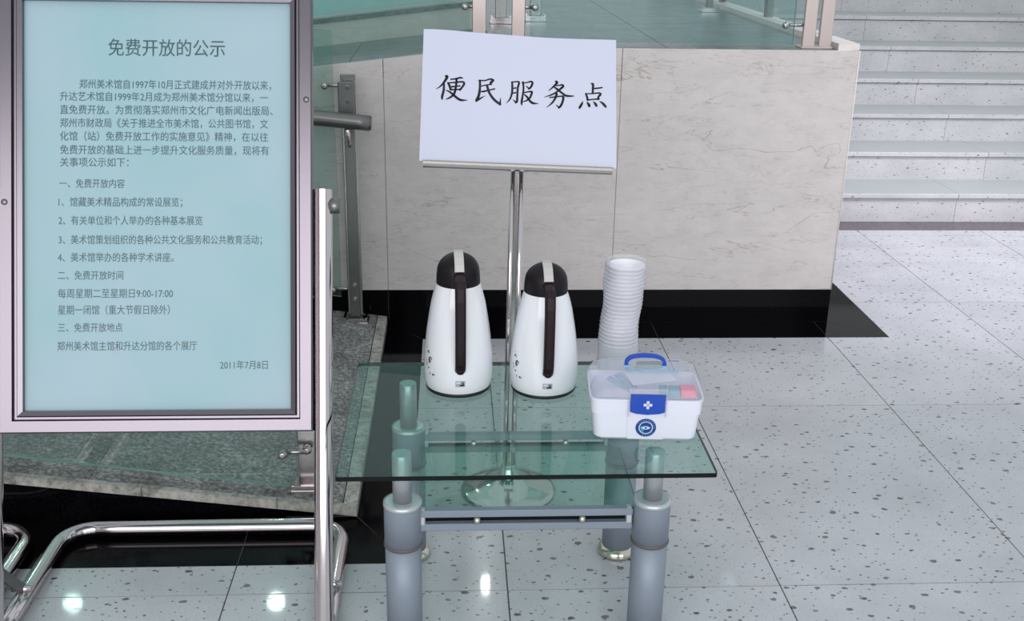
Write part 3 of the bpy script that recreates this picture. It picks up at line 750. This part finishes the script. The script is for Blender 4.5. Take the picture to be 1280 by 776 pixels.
glass_slab(LX[0]+.03, LX[1]-.012, LY[0]+.004, LY[1]-.004, .2765, .2835, 'shelf', 'shelf_glass', 'glass_edge', .01)

# ------------------------------------------------------------------ vacuum flasks
def flask():
    root = thing('vacuum_flask', (.013, 2.128, TZ), 'taller-looking white flask with black lid, left one on the glass table', 'flask', 'white flasks on the glass table')
    prof = [(.066, .004), (.0695, .010), (.0718, .025), (.0725, .045), (.0718, .070), (.0700, .090), (.0675, .115), (.0645, .140), (.0605, .165), (.0560, .190), (.0505, .212), (.0450, .230), (.0430, .236), (.030, .238)]
    MB().lathe(prof, 56).build('body', M['flask'], root)
    MB().lathe([(.060, 0), (.0675, .0005), (.0690, .004), (.0688, .009), (.066, .010)], 48).build('base_rim', M['dark'], root)
    lid = [(.0430, .226), (.0448, .2275), (.0452, .233), (.0446, .250), (.0438, .255)]
    for k in range(1, 8):
        a = k/8*PI/2; lid.append((.0438*math.cos(a)**1.0, .255+.039*math.sin(a)))
    lid.append((.001, .294))
    MB().lathe(lid, 48).build('lid', M['lid'], root)
    # silver lever running over the lid from spout to handle
    pts = [(.032, .2785), (.020, .2895), (.006, .2955), (-.010, .2950), (-.026, .2885), (-.038, .2775), (-.0455, .266)]
    MB().tube([(0, y, z) for y, z in pts], 0, sect=[(-.002, -.0095), (.0016, -.0095), (.0024, -.008), (.0024, .008), (.0016, .0095), (-.002, .0095)], up=(0, 0, 1)).build('lever', M['lever'], root)
    MB().box((0, -.0450, .256), (.0190, .006, .013), bev=.001).build('lever_hinge', M['dark'], root)
    # handle
    hp = [(-.040, .258), (-.056, .257), (-.070, .252), (-.078, .240), (-.082, .215), (-.0835, .180), (-.0835, .140), (-.0830, .105), (-.081, .082), (-.0775, .070), (-.071, .062)]
    hp = [(0, a, b) for a, b in hp]; sm = []
    for i in range(len(hp)-1):
        for k in range(3): t = k/3; sm.append(tuple(hp[i][c]*(1-t)+hp[i+1][c]*t for c in range(3)))
    sm.append(hp[-1])
    w_ = .0100
    sec = [(-.006, -w_), (-.001, -w_-.0012), (.003, -w_), (.0055, -w_*.6), (.006, 0), (.0055, w_*.6), (.003, w_), (-.001, w_+.0012), (-.006, w_)]
    MB().tube(sm, 0, sect=sec, up=(0, 0, 1)).build('handle', M['handle'], root)
    MB().lathe([(.004, -.002), (.0085, .0), (.0092, .005), (.006, .011), (.001, .012)], 16).xf(Matrix.Translation((0, -.0705, .064)) @ Matrix.Rotation(PI/2, 4, 'X')).build('handle_foot', M['handle'], root)
    # spout on the far side
    MB().prism([(-.012, .232), (.012, .232), (.006, .252), (-.006, .252)], 1, .040, .056).build('spout', M['lid'], root)
    def rad_at(z):
        for (r0, z0), (r1, z1) in zip(prof, prof[1:]):
            if z0 <= z <= z1: return r0+(r1-r0)*(z-z0)/(z1-z0)
        return .07
    def on(a, z, off=.0005): r_ = rad_at(z)+off; return (r_*math.sin(a), -r_*math.cos(a), z)
    def patch(a0, a1, z0, z1, nm, m, off=.0005, parent=root):
        mb = MB(); k = 6; vs_ = [on(a0+(a1-a0)*i/k, z, off) for z in (z0, z1) for i in range(k+1)]
        mb.add(vs_, [(i, i+1, k+2+i, k+1+i) for i in range(k)], True); return mb.build(nm, M[m], parent, recalc=False)
    st = patch(-.14, .14, .027, .0405, 'sticker', 'sticker')
    patch(-.02, .11, .029, .0325, 'sticker_print', 'dark', .0009, st); patch(.04, .10, .0325, .038, 'sticker_print', 'ring', .0009, st)
    patch(-.11, .0, .035, .038, 'sticker_print', 'leaflet', .0009, st)
    # small floral print low on the left flank
    mb = MB()
    def blob(a, z, r1, r2=None, th=0):
        r2 = r2 or r1; vs_ = []
        for i in range(10):
            t = 2*PI*i/10; x = r1*math.cos(t); y = r2*math.sin(t); vs_.append(on(a+(x*math.cos(th)-y*math.sin(th))/.072, z+x*math.sin(th)+y*math.cos(th)))
        mb.add(vs_, [tuple(range(10))])
    def loop(a, z, r_, w2, a0=0, a1=2*PI):
        for i in range(12):
            t = a0+(a1-a0)*i/12; blob(a+r_*math.cos(t)/.072, z+r_*1.3*math.sin(t), w2)
    loop(-1.00, .075, .0048, .0014, .4, 4.9); loop(-1.00, .075, .0022, .0012, 2, 6); loop(-1.12, .089, .003, .0012, 0, 3.4)
    loop(-1.13, .062, .003, .0007, 1, 4)
    blob(-1.06, .057, .0020); blob(-1.0, .046, .0012, .0024); blob(-.86, .046, .0022); blob(-.86, .046, .0032, .0008); blob(-1.2, .098, .0012); blob(-1.2, .07, .001, .003); blob(-.80, .046, .0007, .0022)
    mb.build('floral_print', M['dark'], root, recalc=False)
    return root
f1 = flask(); f1.rotation_euler.z = math.radians(3)
f2 = copy_tree(f1); f2.scale = (1, 1, .935); f2.location = (.193, 2.118, TZ); f2.rotation_euler.z = math.radians(2)
f1['label'] = 'white flask with black lid, farther left on the table, before the black skirting'
f2['label'] = 'white flask with black lid standing between the other flask and the cup stack'

# ------------------------------------------------------------------ paper cups in their plastic sleeve
cup_me = None
NC = 21; CX, CY = .366, 2.205
for k in range(NC):
    z = TZ+.002+k*.0088; ox = -.004+.010*(k/NC)+.0008*math.sin(k*.55+2.2); oy = .002*math.sin(k*.6)
    if cup_me is None:
        mb = MB().lathe([(.0255, .0), (.0262, .001), (.0375, .064), (.0392, .0645), (.0398, .066), (.0392, .0676), (.0378, .067), (.0365, .064), (.0255, .004), (.001, .004)], 36, cap=False)
        mb.add([(.0255*math.cos(2*PI*i/24), .0255*math.sin(2*PI*i/24), .004) for i in range(24)], [tuple(range(24))])
        c = mb.build('paper_cup', M['cup']); cup_me = c.data
    else:
        c = bpy.data.objects.new('paper_cup', cup_me); SC.collection.objects.link(c)
    c.location = (CX+ox, CY+oy, z)
    tag(c, 'plain white paper cup nested inside the tall sleeved stack', 'cup', 'nested paper cups in the sleeve')
    if k == NC-1: c['label'] = 'open white paper cup topping the tall sleeved stack'
sl_ = MB(); rings = []
NA = 44
for k in range(130):
    t = k/129; z = TZ+.0005+t*(.002+(NC-1)*.0088+.076)
    kk = (z-TZ-.069)/.0088; ox = -.004+.010*min(1, max(0, kk)/NC)+.0008*math.sin(kk*.55+2.2)
    r_ = .0428+(.0006*math.cos(2*PI*(z-TZ-.069)/.0088) if .066 < z-TZ < .25 else 0)+.0012*math.sin(t*9)-(.004*(1-t/.06) if t < .06 else 0)
    ring = []
    for i in range(NA):
        a = 2*PI*i/NA; rr = r_+.0006*math.sin(5*a+t*14)+.0004*math.sin(9*a-t*25)
        if t > .96: rr += .0012*math.sin(7*a)-.002*(t-.96)/.04
        ring.append((CX+ox+rr*math.cos(a), CY+rr*math.sin(a), z))
    rings.append(ring)
sl_.loft(rings, cap=(True, False)); slv = sl_.build('plastic_sleeve', M['wrap'], origin=(CX, CY, TZ))
tag(slv, 'crinkled clear plastic sleeve around the tall stack of white cups', 'plastic sleeve')

# ------------------------------------------------------------------ first aid box
BXL, BYL = .372, 1.924
fb = thing('first_aid_box', (BXL, BYL, TZ), 'white first aid box with clear lid and blue latch on the table corner', 'first aid box', rot=(0, 0, math.radians(-4)))
HB = .0985
rg = [rrect(HB-.006, .058, .014, .0005), rrect(HB-.001, .062, .016, .005), rrect(HB+.0035, .0655, .016, .055), rrect(HB+.006, .067, .016, .0555), rrect(HB+.0075, .0685, .017, .083), rrect(HB+.0095, .0705, .018, .0835), rrect(HB+.0095, .0705, .018, .0875), rrect(HB+.0065, .0675, .016, .0875), rrect(HB+.002, .063, .014, .05), rrect(HB-.004, .056, .012, .006)]
MB().loft(rg, cap=(True, True), smooth=False).build('box_body', M['kit_white'], fb)
band = MB(); band.add([(x, y, z) for z, hw, yy in ((.003, .034, -.0628), (.055, .0365, -.0672), (.083, .038, -.0705)) for x, y in ((-hw, yy+.003), (-hw, yy-.0012), (hw, yy-.0012), (hw, yy+.003))],
    [(i, i+1, i+5, i+4) for i in (0, 1, 2, 4, 5, 6)]+[(0, 1, 2, 3), (8, 9, 10, 11)]); band.build('front_band', M['kit_white'], fb)
lg = [rrect(HB+.0105, .0715, .018, .0865), rrect(HB+.0105, .0715, .018, .092), rrect(HB+.0085, .0695, .018, .096), rrect(HB+.0055, .0655, .022, .108), rrect(HB-.001, .058, .024, .1185), rrect(HB-.010, .048, .022, .1245), rrect(HB-.022, .038, .018, .127)]
lid = MB().loft(lg, cap=(False, True)).build('lid', M['kit_lid'], fb)
# handle
hpz = [(-.036, .125), (-.0365, .135), (-.031, .143), (-.019, .1475), (0, .149), (.019, .1475), (.031, .143), (.0365, .135), (.036, .125)]
hpz = [(a, .002, b, ) for a, b in hpz]; sm = smooth_path([(p[0], p[1], p[2]) for p in hpz], 3)
MB().tube(sm, 0, sect=[(-.0028, -.0055), (.0028, -.0055), (.0036, -.003), (.0036, .003), (.0028, .0055), (-.0028, .0055)], up=(-1, 0, 0)).build('handle', M['blue'], fb)
for sx in (-1, 1): MB().box((sx*.036, .002, .1275), (.010, .014, .004), bev=.001).build('handle_mount', M['pale_blue'], fb)
# latch
lt = MB(); 
lp = [(-.0325, .101), (.0325, .101), (.0325, .066), (.022, .0625), (0, .0605), (-.022, .0625), (-.0325, .066)]
lt.prism(lp, 1, -.0782, -.0735); latch = lt.build('latch', M['blue'], fb)
for a, b in ((.016, .0052), (.0052, .016)): MB().box((0, -.0785, .081), (a, .0012, b)).build('cross', M['cross'], latch)
for a, b in ((-.036, -.034), (.034, .036)): MB().prism([(a, .055), (b, .055), (b, .118), (a, .118)], 1, -.0775, -.066).build('latch_frame', M['kit_lid'], fb)
MB().prism([(-.036, .101), (.036, .101), (.036, .112), (-.036, .112)], 1, -.0750, -.0725).build('latch_arm', M['kit_lid'], fb)
# emblem
def disc(r0, r1, y, nm, m, parent, cx=0, cz=.0285, n=40, sy_=1.0):
    vs_ = [(cx+r0*math.cos(2*PI*i/n), y, cz+sy_*r0*math.sin(2*PI*i/n)) for i in range(n)]+[(cx+r1*math.cos(2*PI*i/n), y, cz+sy_*r1*math.sin(2*PI*i/n)) for i in range(n)]
    mb = MB()
    if r0 > 0: mb.add(vs_, [(i, (i+1) % n, n+(i+1) % n, n+i) for i in range(n)])
    else: mb.add(vs_[n:], [tuple(range(n))])
    # lean the disc with the box front
    sh = Matrix(((1, 0, 0, 0), (0, 1, -.085, .085*.0285), (0, 0, 1, 0), (0, 0, 0, 1))); mb.xf(sh)
    return mb.build(nm, M[m], parent, recalc=False)
yb = -.0668
em = disc(0, .0195, yb-.0002, 'emblem', 'deep_blue', fb)
disc(.0118, .0136, yb-.0005, 'emblem_ring', 'cross', em); 
for a in range(20):
    t = 2*PI*a/20
    if 3 < a % 10 < 9 or a < 9: disc(0, .0009, yb-.0005, 'emblem_mark', 'pale_blue', em, .0165*math.cos(t), .0285+.0165*math.sin(t), 6)
for sgn in (-1, 1):
    mb = MB(); n = 14; vs_ = [(.0105*math.cos(PI*.5+sgn*.2+sgn*PI*i/n*.8)*1, yb-.00045, .0285+.0105*math.sin(PI*.5+sgn*.2+sgn*PI*i/n*.8)) for i in range(n+1)]
    mb.add([(sgn*-.003, yb-.00045, .0285)]+vs_, [tuple(range(n+2))])
    if sgn > 0: mb.build('emblem_swirl', M['teal'], em, recalc=False)
mb = MB(); n = 12; vs_ = [(-.0088+.0176*i/n, yb-.0008, .0285+.0036*math.sin(PI*i/n)) for i in range(n+1)]+[(.0088-.0176*i/n, yb-.0008, .0285-.0036*math.sin(PI*i/n)) for i in range(1, n)]
mb.add(vs_, [tuple(range(len(vs_)))]); mb.build('emblem_eye', M['cross'], em, recalc=False)
disc(0, .0022, yb-.0011, 'emblem_pupil', 'deep_blue', em)
# faint blue printing on the lid
for r_, (yy, n_, x0, x1) in enumerate(((-.018, 13, -.036, .060), (-.028, 13, -.036, .060))):
    for i in range(n_):
        x = x0+(x1-x0)*(i+.5)/n_; MB().box((x, yy, .1274), ((x1-x0)/n_*.7, .0065, .0005)).build('lid_print', M['pale_blue'], fb)
for cx in (-.055, .058):
    for i in range(4): MB().box((cx+(i-1.5)*.0055, .029, .1274), (.0038, .003, .0005)).build('lid_print', M['blue'] if cx > 0 else M['sticker'], fb)
# contents of the box (resting inside on a tray level)
RZB = Matrix.Translation((BXL, BYL, TZ)) @ Matrix.Rotation(math.radians(-4), 4, 'Z')
def inbox(mb, name, mats, label, cat, origin):
    mb.xf(RZB); o = mb.build(name, mats, origin=RZB @ Vector(origin)); return tag(o, label, cat)
inbox(MB().box((.078, -.044, .0955), (.030, .030, .015), bev=.001), 'medicine_carton', M['pink'], 'small pink medicine carton under the clear lid, right side', 'carton', (.078, -.044, .09))
inbox(MB().box((.043, -.045, .0950), (.038, .028, .014), bev=.001), 'medicine_carton', M['carton_teal'], 'small teal medicine carton under the clear lid, next to the pink one', 'carton', (.043, -.045, .09))
inbox(MB().box((.012, .010, .1015), (.088, .052, .0012), Matrix.Rotation(.10, 3, 'X') @ Matrix.Rotation(.25, 3, 'Z')), 'leaflet', M['leaflet'], 'white folded leaflet lying on top inside the clear-lidded box', 'leaflet', (.012, .01, .10))
for i, (a, xx) in enumerate(((.6, -.050), (.85, -.036))):
    m_ = MB().box((xx, -.020+i*.012, .098), (.052, .016, .004), Matrix.Rotation(-a, 3, 'Z') @ Matrix.Rotation(.25, 3, 'Y'), bev=.001)
    inbox(m_, 'blister_pack', M['blister'], ['blue-grey flat strip in the box, nearer the front left corner', 'blue-grey flat strip in the box, behind the front one'][i], 'strip', (xx, -.02, .095))
for o in SC.collection.objects:
    if '_abs' in o: del o['_abs']
